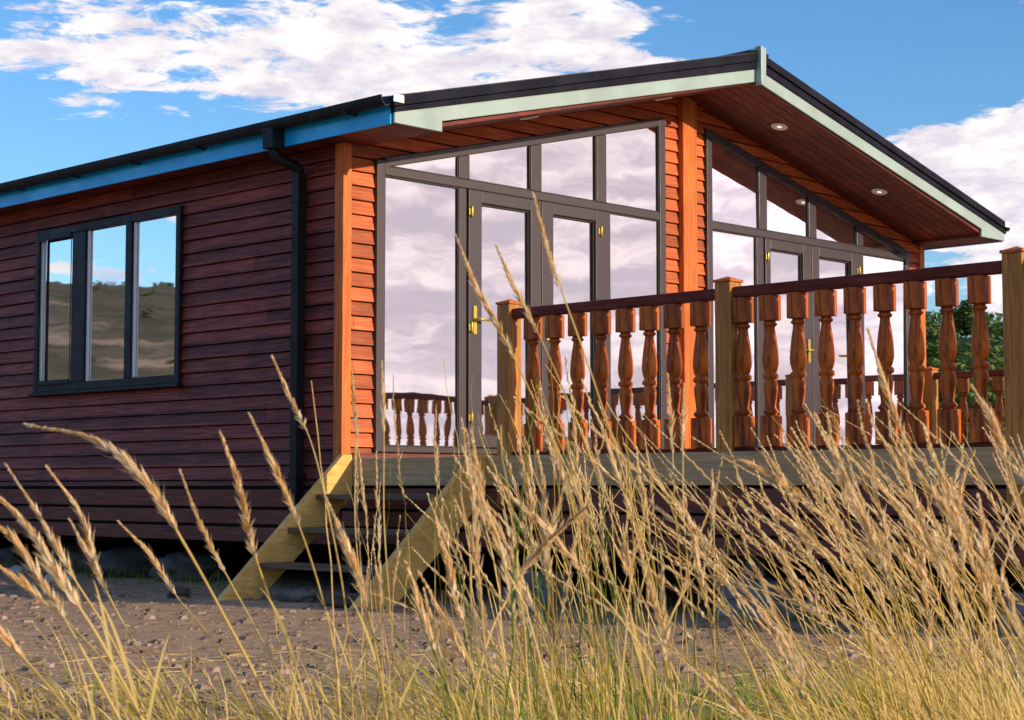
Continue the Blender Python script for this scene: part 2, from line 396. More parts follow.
# roof: two slopes of steel tile sheet with a rolled profile, verge, barge boards, soffits
def slope(side):
    mb = MB(); y0, y1 = -OH-.03, LEN+.25; nx, ny = 10, 700
    X = lambda t: (-OV-.03)+(W/2-(-OV-.03))*t
    for th in (0.0, -0.035):
        for j in range(ny+1):
            y = y0+(y1-y0)*j/ny; wv = 0.014*(0.5+0.5*sin(2*pi*y/0.19))
            for i in range(nx+1):
                x = X(i/nx); z = ztop(x)-.012+wv+th-.014*(1-(i/nx*12 % 1.0))*0
                mb.v.append((x if side < 0 else W-x, y, z))
    n = (nx+1)*(ny+1)
    for L in range(2):
        for j in range(ny):
            for i in range(nx):
                a = L*n+j*(nx+1)+i; f = (a, a+1, a+nx+2, a+nx+1)
                mb.f.append(f if (L == 0) == (side < 0) else f[::-1]); mb.smooth.append(True)
    for j in range(ny):
        a = j*(nx+1); mb.f.append((a, a+nx+1, a+n+nx+1, a+n)); mb.smooth.append(False)
    for i in range(nx):
        mb.f.append((i, i+n, i+n+1, i+1)); mb.smooth.append(False)
    return mb
for s in (-1, 1):
    mb = slope(s); mb.build('roof', M['roof'], lodge)
    mx = (lambda x: x) if s < 0 else (lambda x: W-x)
    a, b = -OV-.035, W/2-.03
    # dry verge strip: two lapped bands on the gable edge
    mb = MB(); mb.prism([(mx(a), ztop(a)-.015), (mx(b), ztop(b)-.015), (mx(b), ztop(b)-.085), (mx(a), ztop(a)-.085)], 'y', -OH-.055, -OH+.01)
    mb.prism([(mx(a+.02), ztop(a+.02)-.088), (mx(b), ztop(b)-.088), (mx(b), ztop(b)-.155), (mx(a+.02), ztop(a+.02)-.125)], 'y', -OH-.035, -OH+.01)
    mb.build('verge', M['verge'], lodge, .004)
    box('verge_end_cap', M['white'], lodge, mx(a-.012), mx(a+.085), -OH-.062, -OH-.056, ztop(a)-.055, ztop(a)-.0)
    # barge board with boxed foot
    e = -OV
    p = [(mx(e), 2.325), (mx(.20), 2.325), (mx(.20), ztop(.20)-.235), (mx(W/2-.03), ztop(W/2-.03)-.265), (mx(W/2-.03), ztop(W/2-.03)-.13), (mx(e), ztop(e)-.105)]
    MB().prism(p, 'y', -OH-.02, -OH+.004).build('barge_board', M['barge'], lodge, .004)
    # gable soffit (sloping, boarded) and eave soffit (flat)
    x0 = .19
    p = [(mx(x0), ztop(x0)-ZSOF+.03), (mx(W/2), ztop(W/2)-ZSOF+.03), (mx(W/2), ztop(W/2)-ZSOF), (mx(x0), ztop(x0)-ZSOF)]
    mb = MB()
    for k in range(8):
        y0 = -OH+.008+k*.1012; mb.prism(p, 'y', y0, y0+.0962)
    mb.build('gable_soffit', M['soffit'], lodge, .003)
    mb = MB()
    if s < 0: mb.box(-OV+.002, .19, -OH+.008, -.028, 2.33, 2.345); mb.box(-OV+.002, -.026, -.028, LEN, 2.33, 2.345); mb.box(.178, .192, -OH+.008, -.028, 2.346, ztop(.19)-ZSOF+.02)
    else: mb.box(W-.19, W+OV-.002, -OH+.008, -.028, 2.33, 2.345); mb.box(W+.026, W+OV-.002, -.028, LEN, 2.33, 2.345); mb.box(W-.192, W-.178, -OH+.008, -.028, 2.346, ztop(.19)-ZSOF+.02)
    mb.build('eave_soffit', M['soffit'], lodge)
    # fascia and gutter
    mb = MB(); mb.box(mx(-OV-.016), mx(-OV), -OH+.01, LEN+.2, 2.318, 2.455); mb.build('eave_fascia', M['fascia_shade_blue'], lodge, .003)
    mb = MB(); g = []
    for k in range(9):
        w = pi*k/8; g.append((mx(-OV-.075-.052*cos(w)), 2.505-.075*sin(w)))
    g += [(mx(-OV-.075+.045*cos(pi*k/8)), 2.505-.066*sin(pi*k/8)) for k in range(9)]
    mb.prism(g, 'y', -OH-.02, LEN+.2)
    for y in [-.45+.9*k for k in range(14)]:
        mb.box(mx(-OV-.13), mx(-OV-.018), y-.012, y+.012, 2.425, 2.436)
    mb.build('gutter', M['black'], lodge)
# ridge cap and finial plate
mb = MB(); mb.prism([(W/2-.13, ztop(W/2-.13)+.012), (W/2, 3.588), (W/2+.13, ztop(W/2-.13)+.012), (W/2+.13, ztop(W/2-.13)+.002), (W/2, 3.573), (W/2-.13, ztop(W/2-.13)+.002)], 'y', -OH-.05, LEN+.25)
mb.build('ridge_cap', M['roof'], lodge)
mb = MB(); mb.prism([(W/2-.032, 3.595), (W/2+.045, 3.58), (W/2+.036, 3.27), (W/2-.026, 3.25), (W/2-.032, 3.30)], 'y', -OH-.085, -OH-.018); mb.build('ridge_end_plate', M['barge'], lodge, .006)
# downpipe: outlet, swan neck, square pipe, shoe
mb = MB(); mb.box(-OV-.13, -OV-.02, .36, .48, 2.30, 2.452)
mb.tube([(-OV-.075, .42, 2.40), (-OV-.075, .42, 2.28), (-OV-.055, .42, 2.245), (-.10, .43, 2.195), (-.078, .43, 2.17), (-.075, .43, 2.10)], .040, 8)
mb.box(-.112, -.038, .392, .468, -.70, 2.15)
for z in (1.95, .9, -.1): mb.box(-.119, -.026, .38, .48, z-.02, z+.02)
mb.build('downpipe', M['black'], lodge, .004)
# downlights in the right soffit (and matching left ones)
def downlight(x, y):
    z = ztop(x)-ZSOF-.002
    o = MB().lathe([(.048, 0.), (.075, 0.), (.078, -.006), (.070, -.012), (.048, -.008)], 24, (0, 0, 0)).build('downlight', M['white'], lodge)
    o.location = (x, y, z); o.rotation_euler = (0, math.atan(-RS)*(-1 if x > W/2 else 1), 0)
    l = MB().lathe([(.0005, -.009), (.046, -.007), (.046, -.002)], 24).build('lens', M['lens'], None); l.parent = o
for x in (4.73, 6.35): downlight(x, -.47); downlight(W-x, -.47)

# gable glazing
YF0, YF1, YG = -.052, .045, -.026
def tilt(mb):
    a, b = rnd.gauss(0, .0045), rnd.gauss(0, .004); n_ = len(mb.v)
    xc = sum(v[0] for v in mb.v)/n_; zc = sum(v[2] for v in mb.v)/n_
    mb.v = [(x, y+a*(x-xc)+b*(z-zc), z) for x, y, z in mb.v]; return mb
def glazing(mirror):
    f = (lambda x: W-x) if mirror else (lambda x: x)
    lab = None
    mb = MB()
    def bar(x0, x1, z0, z1, y0=YF0, y1=YF1): mb.box(f(x0), f(x1), y0, y1, z0, z1)
    def head(x0, x1, t0, t1, y0, y1): mb.prism([(f(x0), zhead(x0)-t0), (f(x1), zhead(x1)-t0), (f(x1), zhead(x1)-t1), (f(x0), zhead(x0)-t1)], 'y', y0, y1)
    zt0, zt1 = 2.135, 2.205
    bar(OX0, .36, .07, zhead(OX0)-.001); bar(3.54, OX1, .07, zhead(3.54)-.001)
    head(.36, 3.54, .0, .075, YF0+.002, YF1-.002)
    bar(.361, 3.539, zt0, zt1, YF0+.001, YF1-.001)
    bar(.361, 3.539, .07, .115, YF0+.003, YF1-.003)
    for x0, x1 in ((1.12, 1.23), (1.925, 2.045), (2.72, 2.838)):
        mb.prism([(f(x0), zt1+.001), (f(x1), zt1+.001), (f(x1), zhead(x1)-.074), (f(x0), zhead(x0)-.074)], 'y', YF0+.004, YF1-.004)
    bar(1.125, 1.205, .116, zt0-.001, YF0+.004, YF1-.004); bar(2.775, 2.885, .116, zt0-.001, YF0+.004, YF1-.004)
    fr = mb.build('gable_window', M['frame'], lodge, .006)
    seal = MB()
    def pane(poly):
        m_ = MB(); m_.prism([(f(a), z) for a, z in poly], 'y', YG, YG+.012)
        return tilt(m_).build('pane', M['glass'], fr)
    def gasket(x0, x1, z0, z1):
        for q in ((x0, x0+.010, z0, z1), (x1-.010, x1, z0, z1), (x0+.0105, x1-.0105, z0, z0+.010), (x0+.0105, x1-.0105, z1-.010, z1)):
            seal.box(f(q[0]), f(q[1]), YG-.014, YG-.002, q[2], q[3])
    for x0, x1 in ((.361, 1.124), (2.886, 3.539)):
        pane([(x0, .116), (x1, .116), (x1, zt0-.001), (x0, zt0-.001)]); gasket(x0, x1, .116, zt0-.001)
    for x0, x1 in ((.361, 1.119), (1.231, 1.924), (2.046, 2.719), (2.839, 3.539)):
        pane([(x0, zt1+.001), (x1, zt1+.001), (x1, zhead(x1)-.075), (x0, zhead(x0)-.075)])
        for q in ((x0, x0+.010, zt1+.001, zhead(x0)-.08), (x1-.010, x1, zt1+.001, zhead(x1)-.08), (x0+.011, x1-.011, zt1+.001, zt1+.010)):
            if q[3] > q[2]: seal.box(f(q[0]), f(q[1]), YG-.014, YG-.002, q[2], q[3])
    seal.build('gasket', M['seal'], fr)
    # french doors
    for k, (x0, x1, hx) in enumerate(((1.212, 2.028, 1.235), (2.034, 2.770, 2.745))):
        gx0, gx1 = (1.355, 1.905) if k == 0 else (2.172, 2.690)
        gz0, gz1 = .21, 2.035
        d = MB(); y0, y1 = YF0-.012, YF1-.02
        d.box(f(x0), f(gx0), y0, y1, .12, zt0-.004); d.box(f(gx1), f(x1), y0, y1, .12, zt0-.004)
        d.box(f(gx0+.0005), f(gx1-.0005), y0+.001, y1-.001, .12, gz0); d.box(f(gx0+.0005), f(gx1-.0005), y0+.001, y1-.001, gz1, zt0-.004)
        dr = d.build('door', M['frame'], lodge, .006)
        tilt(MB().box(f(gx0+.001), f(gx1-.001), YG, YG+.012, gz0+.001, gz1-.001)).build('pane', M['glass'], dr)
        sl = MB()
        for q in ((gx0+.001, gx0+.012, gz0+.001, gz1-.001), (gx1-.012, gx1-.001, gz0+.001, gz1-.001), (gx0+.0125, gx1-.0125, gz1-.014, gz1-.001), (gx0+.0125, gx1-.0125, gz0+.001, gz0+.013)):
            sl.box(f(q[0]), f(q[1]), YG-.016, YG-.002, q[2], q[3])
        sl.build('gasket', M['seal'], dr)
        for z in (1.955, 1.05, .35):
            h = MB(); h.lathe([(.008, -.042), (.010, -.038), (.010, .038), (.008, .042)], 10, (f(hx), y0-.012, z)); h.box(f(hx)-.024, f(hx)+.024, y0-.006, y0-.001, z-.028, z+.028)
            h.build('hinge', M['brass'], dr, .002)
        if k == 0:
            hd = MB(); xx = 1.275; hd.box(f(xx)-.018, f(xx)+.018, y0-.009, y0-.001, 1.0, 1.22)
            hd.tube([(f(xx), y0-.005, 1.115), (f(xx), y0-.055, 1.115), (f(xx)+(-.03 if mirror else .03), y0-.06, 1.112), (f(xx)+(-.11 if mirror else .11), y0-.06, 1.11)], .011, 8)
            hd.build('handle', M['brass'], dr)
        else:
            hd = MB(); xx = 2.10; hd.box(f(xx)-.018, f(xx)+.018, y0-.009, y0-.001, 1.0, 1.22)
            hd.tube([(f(xx), y0-.005, 1.115), (f(xx), y0-.055, 1.115), (f(xx)+(-.1 if mirror else .1), y0-.06, 1.11)], .011, 8)
            hd.build('handle', M['brass'], dr)
glazing(False); glazing(True)

# side window: black three-light frame
xo, xi = -.055, .05
mb = MB()
mb.box(xo, xi, Y0, Y0+.06, Z0, Z1); mb.box(xo, xi, Y1-.055, Y1, Z0, Z1)
mb.box(xo+.001, xi-.001, Y0+.0605, Y1-.0555, Z1-.062, Z1); mb.box(xo+.001, xi-.001, Y0+.0605, Y1-.0555, Z0, Z0+.072)
mb.box(xo+.002, xi-.002, 2.685, 2.775, Z0+.0725, Z1-.0625); mb.box(xo+.002, xi-.002, 3.395, 3.60, Z0+.0725, Z1-.0625)
sw = mb.build('side_window', M['frame_dark'], lodge, .006)
mb = MB(); mb.box(-.085, -.002, Y0-.03, Y1+.03, Z0-.028, Z0-.002); mb.build('sill', M['frame_dark'], sw, .004)
cz0, cz1 = Z0+.073, Z1-.063
cs = MB(); cs.box(xo-.006, xo, 3.601, 3.612, cz0, cz1-.0); cs.box(xo-.014, xo, 4.13, 4.16, cz0, cz1); cs.box(xo-.013, xo, 3.6125, 4.1295, cz1-.03, cz1+.01); cs.box(xo-.013, xo, 3.6125, 4.1295, cz0-.01, cz0+.03)
cs.build('casement', M['frame_dark'], sw, .004)
for a, b in ((Y0+.061, 2.684), (2.776, 3.394), (3.601, Y1-.056)):
    MB().box(-.012, -.002, a, b, cz0, cz1).build('pane', M['glass_side'], sw)
    MB().box(-.03, -.014, b-.034, b-.002, cz0+.002, cz1-.002).build('sunlit_jamb_strip', M['white'], sw, .003)  # white strip painted in for sun on the jamb face

# ------------------------------------------------------------------ deck
DY = -6.5
deck = tag(empty('timber_deck', (W/2, DY/2, ZG)), 'raised timber deck with grey weathered edge board and brown slatted skirt', 'deck')
mb = MB(); y = -.06
while y > DY+.1:
    mb.box(.012, W-.012, y-.14, y, -.028, .0); y -= .145
mb.build('deck_boards', M['deck'], deck, .003)
mb = MB(); mb.box(-.036, .008, DY-.02, -.04, -.176, .020); mb.box(.009, W-.009, DY-.045, DY-.003, -.176, .020); mb.box(W-.008, W+.036, DY-.02, -.04, -.176, .020)
mb.build('edge_board', M['grey_wood'], deck, .004)
mb = MB()
for z0, z1 in ((-.340, -.196), (-.466, -.358), (-.585, -.484)):
    mb.box(-.018, .010, DY, -.02, z0, z1); mb.box(.011, W-.011, DY-.03, DY-.004, z0, z1)
mb.box(W-.01, W+.018, DY, -.02, -1.05, -.19)
mb.build('skirting', M['skirt'], deck, .003)
mb = MB()
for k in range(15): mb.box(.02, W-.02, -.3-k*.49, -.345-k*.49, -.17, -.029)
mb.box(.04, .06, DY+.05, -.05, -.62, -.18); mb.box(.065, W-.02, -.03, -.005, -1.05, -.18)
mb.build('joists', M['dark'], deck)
PR = 0
def pier(x, y, label, blue=False):
    o = tag(empty('support_pier', (x, y, ZG)), label, 'pier', 'block piers under the deck')
    MB().box(x-.11, x+.33, y-.22, y+.22, ZG-.05, ZG+.10).build('concrete_pad', M['concrete'], o, .008)
    mb = MB(); mb.box(x-.09, x+.13, y-.20, y+.20, ZG+.102, ZG+.215); mb.build('concrete_block', M['concrete'], o, .006)
    mb = MB(); mb.box(x-.05, x+.05, y-.05, y+.05, ZG+.217, -.18); mb.box(x-.075, x+.075, y-.075, y+.075, ZG+.2165, ZG+.228)
    mb.build('pier_post', M['bluepost'] if blue else M['chassis'], o, .003)
pier(.22, -3.52, 'concrete block pier with blue grey post below the middle of the deck edge', True)
pier(.22, -1.75, 'dark block pier beneath the deck beside the foot of the stairs')
pier(.22, -5.4, 'dark block pier behind the thick dry grass beneath the deck')

# ------------------------------------------------------------------ balustrades
def baluster_mesh():
    mb = MB(); h = .046
    mb.box(-h, h, -h, h, .045, .225); mb.box(-h, h, -h, h, .775, .922)
    prof = [(.030, .2255), (.030, .232), (.040, .240), (.041, .252), (.030, .262), (.026, .275), (.030, .32), (.036, .37), (.037, .40), (.030, .425), (.028, .432), (.040, .440), (.042, .452), (.040, .464), (.028, .472),
            (.034, .485), (.042, .52), (.043, .55), (.040, .60), (.034, .66), (.027, .71), (.024, .735), (.026, .742), (.036, .748), (.037, .757), (.028, .764), (.028, .7745)]
    mb.lathe([(r*1.13, z) for r, z in prof], 16); return mb
BAL = None
def baluster(parent, x, y):
    global BAL
    if BAL is None:
        o = baluster_mesh().build('baluster', M['bal'], None, .004, 1); BAL = o
    else:
        o = BAL.copy(); COL.objects.link(o)
    o.parent = parent; o.location = Vector((x, y, 0))-parent.location
    o.rotation_euler = (0, 0, (rnd.random()-.5)*.05)
def post(parent, x, y, z1=1.02):
    mb = MB(); h = .058
    mb.box(-h, h, -h, h, -.30 if x < 1 else .0, z1)
    for k in (0,): pass
    o = mb.build('post', M['post'], None, .005); o.parent = parent; o.location = Vector((x, y, 0))-parent.location
    c = MB(); c.box(-.066, .066, -.066, .066, z1+.001, z1+.018)
    a, b, t = .054, .0, z1+.040
    i = len(c.v); c.v += [(-a, -a, z1+.0185), (a, -a, z1+.0185), (a, a, z1+.0185), (-a, a, z1+.0185), (0, 0, t)]
    for f in ((0, 1, 4), (1, 2, 4), (2, 3, 4), (3, 0, 4), (3, 2, 1, 0)): c.f.append(tuple(i+k for k in f)); c.smooth.append(False)
    q = c.build('post_cap', M['trim'], None, .004); q.parent = o
def balustrade(label, along, fixed, posts, bals):
    loc = (fixed, posts[0], 0) if along == 'y' else (posts[0], fixed, 0)
    root = tag(empty('balustrade', loc), label, 'balustrade', 'balustrades around the deck')
    for p in posts: post(root, *((fixed, p) if along == 'y' else (p, fixed)))
    for a, b in zip(posts, posts[1:]):
        a, b = (a+.053, b-.053) if a < b else (a-.053, b+.053)
        for nm, w, z0, z1 in (('handrail', .034, .924, .99), ('bottom_rail', .03, .010, .044)):
            mb = MB()
            if along == 'y': mb.box(fixed-w, fixed+w, a, b, z0, z1)
            else: mb.box(a, b, fixed-w, fixed+w, z0, z1)
            mb.build(nm, M['rail'], root, .010 if nm == 'handrail' else .004)
    for s in bals: baluster(root, *((fixed, s) if along == 'y' else (s, fixed)))
XB = .035
bl = [-1.89, -2.085, -2.285, -2.488, -2.69, -2.885, -3.08, -3.285] + [-3.605-.1935*k for k in range(9)] + [-5.58-.2*k for k in range(5)]
balustrade('orange brown turned baluster rail along the deck side above the stairs and tall grass', 'y', XB, [-1.67, -3.495, -5.375, DY+.05], bl)
n = 36; xs = [XB+.12+k*(W-2*XB-.24)/n for k in range(1, n)]
balustrade('turned baluster rail across the front end of the deck', 'x', DY+.05, [XB+.12, 2.66, 5.2, W-XB-.12], [x for x in xs if min(abs(x-2.66), abs(x-5.2)) > .11])
balustrade('turned baluster rail along the far side of the deck before the green hillside', 'y', W-XB, [-.12, -1.67, -3.495, -5.31, DY+.05], [-.3-.2*k for k in range(31) if min(abs(-.3-.2*k-p) for p in (-1.67, -3.495, -5.31)) > .10])

# ------------------------------------------------------------------ stairs
st = tag(empty('wooden_stairs', (-.6, -.85, ZG)), 'short flight of open timber steps with yellow pine side boards leading up to the deck', 'stairs')
for y0 in (-.135, -1.50):
    mb = MB()
    p = [(-1.20, -.955), (-.86, -.955), (-.037, -.255), (-.037, .045), (-.12, .045)]
    mb.prism([(x, z) for x, z in p], 'y', y0-.025, y0+.025); mb.build('stringer', M['pine'], st, .004)
for x, z in ((-.31, -.235), (-.56, -.465), (-.81, -.70)):
    MB().box(x-.06, x+.20, -1.473, -.162, z-.035, z).build('tread', M['tread'], st, .004)

# ------------------------------------------------------------------ stones under and beside the lodge
def stone(label, x, y, r, m='stone', flat=.55, seed=0):
    mb = MB(); rs, sg = 18, 28; R0 = random.Random(seed)
    off = Vector((R0.random()*50, R0.random()*50, R0.random()*50)); ax = (1, .6+.5*R0.random(), flat)
    for i in range(rs+1):
        th = pi*i/rs
        for j in range(sg):
            ph = 2*pi*j/sg; d = Vector((sin(th)*cos(ph), sin(th)*sin(ph), cos(th)))
            k = r*(1+.45*noise.fractal(d*1.3+off, .7, 2.1, 6)); k = min(k, r*(1.02-.25*noise.noise(d*.9+off*2))); k *= 1-.16*abs(noise.noise(d*4+off))
            mb.v.append((d.x*k*ax[0], d.y*k*ax[1], d.z*k*ax[2]))
    for i in range(rs):
        for j in range(sg): q = i*sg; mb.f.append((q+j, q+sg+j, q+sg+(j+1) % sg, q+(j+1) % sg)); mb.smooth.append(True)
    o = mb.build('stone', M[m]); o.location = (x, y, hgt(x, y)+r*flat*.45); o.rotation_euler = (0, 0, R0.random()*6)
    tag(o, label, 'stone', 'stones lying along the edge of the lodge')
stone('long grey boulder under the lodge wall below the side window', .35, 3.2, .42, seed=1, flat=.42)
stone('rounded grey boulder under the lodge left of the long boulder', .4, 4.2, .33, seed=2)
stone('broad grey boulder in the dark gap nearest the downpipe', .35, 2.35, .36, seed=3, flat=.48)
stone('low grey stone at the foot of the skirting at the photo left edge', .1, 4.9, .26, seed=4)
stone('small white stone lying on the track below the side window', -.62, 2.75, .12, 'palestone', .6, 5)
stone('flat grey stone beside the small white stone', -.35, 3.25, .17, seed=6, flat=.35)
stone('small brown grey stone at the foot of the stairs', -1.15, .35, .10, seed=7)
stone('grey stone in front of the bottom of the nearer stair side board', -1.05, -1.25, .13, seed=8, flat=.5)
stone('pale stone among the weeds beneath the window end of the skirting', -.25, 4.1, .11, 'palestone', .5, 9)
stone('dark flat stone lying between the two stair side boards', -.95, -.7, .15, seed=10, flat=.4)

# gravel strewn over the track
mb = MB()
for k in range(6500):
    d = 5.2+rnd.random()**1.3*9.5; u = rnd.uniform(-60, 1080)
    p = CAM+(FW+RT*((u-512)/FPX))*d; x, y = p.x, p.y
    if x > -.1 and y > -7.3: continue
    r = rnd.choice((.004, .005, .006, .008, .010, .014, .026))*rnd.uniform(.7, 1.5); z = hgt(x, y); a = rnd.random()*6
    i = len(mb.v); h = r*rnd.uniform(.3, .65)
    for q in range(5):
        w = a+q*1.2566; rr = r*rnd.uniform(.75, 1.2); mb.v.append((x+rr*cos(w), y+rr*sin(w), z-.004))
    for q in range(5):
        w = a+q*1.2566+.3; rr = r*rnd.uniform(.55, .98); mb.v.append((x+rr*cos(w), y+rr*sin(w), z+h*rnd.uniform(.8, 1.2)))
    mb.f.append(tuple(i+5+q for q in range(5))); mb.smooth.append(False)
    for q in range(5): mb.f.append((i+q, i+(q+1) % 5, i+5+(q+1) % 5, i+5+q)); mb.smooth.append(False)
tag(mb.build('gravel', leafmat('gravel_stones', (.16, .115, .085), (.36, .27, .21), 0.0, .9, 2)), 'loose pale gravel strewn over the track', kind='stuff')

# ------------------------------------------------------------------ grasses
def resample(pts, n):
    """Catmull-Rom through pts"""
    P = [Vector(p) for p in pts]; P = [P[0]*2-P[1]]+P+[P[-1]*2-P[-2]]; out = []
    m_ = len(P)-3
    for i in range(n+1):
        t = i/n*m_; k = min(int(t), m_-1); t -= k; a, b, c, d = P[k:k+4]
        out.append(0.5*((2*b)+(c-a)*t+(2*a-5*b+4*c-d)*t*t+(3*b-a-3*c+d)*t**3))
    return out
def spikelets(mb, pts, n, L, wid, spread, R0):
    """seed head along pts (base -> tip): slim overlapping spikelets hugging the axis."""
    m_ = len(pts)-1
    for k in range(n):
        t = (k+R0.random())/n; f = t*m_; i = min(int(f), m_-1); p = pts[i].lerp(pts[i+1], f-i); d = (pts[i+1]-pts[i]).normalized()
        a = Vector((R0.gauss(0, 1), R0.gauss(0, 1), R0.gauss(0, 1))); a = (a-d*a.dot(d)).normalized()
        prof = (0.55+0.9*sin(pi*min(1, t*1.15+.12)))*(1.0 if t < .85 else .75)
        l = L*R0.uniform(.7, 1.3)*prof; dr = (d+a*spread*R0.uniform(.3, 1.2)*(1.25-t)).normalized()
        s_ = dr.cross(a if abs(dr.dot(a)) < .9 else RT).normalized()*wid*R0.uniform(.7, 1.3); q = p+a*wid*.4
        i0 = len(mb.v)
        nrm = dr.cross(s_).normalized()*wid*.5
        mb.v += [tuple(q), tuple(q+dr*l*.4+s_), tuple(q+dr*l), tuple(q+dr*l*.4-s_), tuple(q+dr*l*.4+nrm)]
        for f_ in ((i0, i0+1, i0+4), (i0+1, i0+2, i0+4), (i0+2, i0+3, i0+4), (i0+3, i0, i0+4)): mb.f.append(f_); mb.smooth.append(False)
def blade(mb, pts, w, tw=0.0):
    n = len(pts); i0 = len(mb.v)
    for k, p in enumerate(pts):
        t = (pts[min(k+1, n-1)]-pts[max(k-1, 0)]).normalized()
        s_ = t.cross(FW); s_ = s_.normalized() if s_.length > .1 else UP.copy()
        nn = t.cross(s_); a = tw+k*.12; s_ = s_*cos(a)+nn*sin(a)
        ww = w*(1-(k/(n-1))**2.2)*(.6+.4*min(1, k/2))+.0003
        mb.v += [tuple(p-s_*ww), tuple(p+s_*ww)]
    for k in range(n-1):
        q = i0+2*k; mb.f.append((q, q+1, q+3, q+2)); mb.smooth.append(True)

# single stalks: (depth, seed fraction, thickness, pixel way-points tip -> base, label)
ST = [
 (2.4, .48, 1.25, [(28, 425), (95, 440), (145, 482), (185, 545), (222, 612), (262, 690), (300, 790)], 'tall seed stalk arching far left below the side window'),
 (2.6, .42, 1.0, [(6, 465), (42, 520), (72, 575), (112, 640), (152, 730), (175, 800)], 'seed stalk leaning left with its tip at the left edge below the window'),
 (2.7, .40, 1.0, [(48, 468), (82, 518), (104, 585), (140, 655), (180, 735), (205, 810)], 'slim seed stalk between the left edge stalk and the arching stalk'),
 (2.9, .40, .9, [(118, 521), (150, 555), (178, 598), (212, 640), (250, 705), (290, 800)], 'short bushy seed head in front of the grey boulders under the lodge'),
 (2.8, .36, .9, [(180, 470), (203, 530), (232, 585), (262, 640), (292, 705), (320, 800)], 'thin seed stalk crossing the gapped skirting boards left of the stairs'),
 (2.5, .45, 1.15, [(222, 437), (240, 490), (252, 545), (272, 605), (300, 680), (322, 800)], 'thick golden seed stalk rising beside the foot of the farther stair side board'),
 (2.6, .42, 1.0, [(250, 415), (275, 468), (297, 520), (320, 590), (335, 660), (345, 800)], 'pale pink seed stalk crossing the farther stair side board'),
 (2.7, .30, .85, [(273, 358), (292, 402), (312, 445), (330, 520), (345, 605), (352, 700), (356, 800)], 'tallest slim stalk in front of the black downpipe'),
 (2.2, .50, 1.3, [(-6, 492), (28, 528), (62, 582), (100, 640), (150, 735), (185, 810)], 'thick golden seed stalk at the left edge, upper one of the close pair'),
 (2.2, .50, 1.2, [(-8, 520), (18, 545), (48, 592), (82, 650), (130, 740), (160, 810)], 'thick golden seed stalk at the left edge, lower one of the close pair'),
 (2.3, .30, 1.0, [(-6, 562), (40, 598), (85, 640), (130, 700), (170, 800)], 'bent straw stalk low at the left edge over the track'),
 (2.1, .28, 1.2, [(-8, 625), (30, 665), (75, 722), (110, 790)], 'lowest stalk cutting across the bottom left corner'),
 (2.8, .33, .9, [(70, 520), (92, 562), (118, 615), (150, 672), (190, 745), (215, 810)], 'pale seed stalk with a broad papery sheath over the white stone'),
 (2.5, .46, 1.2, [(326, 498), (344, 540), (362, 590), (374, 640), (386, 715), (392, 800)], 'whitish seed stalk standing between the two stair side boards'),
 (3.0, .22, .8, [(382, 362), (384, 430), (384, 520), (390, 610), (396, 720), (398, 800)], 'upright straw stalk before the lower left glass pane'),
 (3.0, .20, .8, [(352, 372), (356, 440), (355, 520), (362, 610), (366, 720), (368, 800)], 'upright straw stalk before the orange corner boards'),
 (2.6, .34, .95, [(456, 236), (478, 290), (508, 345), (548, 430), (590, 520), (625, 615), (655, 720), (670, 800)], 'tall nodding stalk in front of the left hand door stile'),
 (2.8, .30, .9, [(496, 246), (516, 290), (546, 350), (580, 430), (612, 520), (640, 620), (660, 800)], 'tall stalk in front of the left door pane beside the stile stalk'),
 (2.6, .30, .95, [(534, 196), (546, 245), (562, 292), (590, 370), (622, 470), (650, 570), (672, 680), (682, 800)], 'tallest stalk of all reaching the transom above the doors'),
 (3.1, .26, .9, [(668, 375), (672, 440), (676, 520), (684, 610), (690, 720), (692, 800)], 'upright stalk before the orange gable pillar, left one of two'),
 (3.1, .26, .9, [(684, 385), (683, 440), (684, 520), (692, 610), (700, 720), (702, 800)], 'upright stalk before the orange gable pillar, right one of two'),
 (2.9, .20, .8, [(712, 470), (714, 540), (714, 620), (716, 720), (717, 800)], 'thin upright straw in front of the blue grey pier post'),
 (2.5, .42, 1.1, [(588, 506), (560, 530), (532, 560), (508, 598), (488, 640), (470, 720), (462, 800)], 'drooping seed stalk leaning right over the dark gap below the deck'),
 (2.7, .40, 1.0, [(722, 455), (762, 470), (810, 505), (860, 555), (905, 620), (940, 710), (955, 800)], 'long seed stalk bending left over the deck edge under the middle post'),
 (2.6, .40, 1.05, [(868, 330), (885, 385), (905, 440), (935, 520), (965, 610), (985, 720), (990, 800)], 'tall seed stalk in front of the right hand balusters'),
 (2.6, .40, 1.05, [(972, 386), (992, 420), (1010, 470), (1030, 540), (1050, 640), (1060, 800)], 'seed stalk crossing the post at the right edge of the photo'),
]
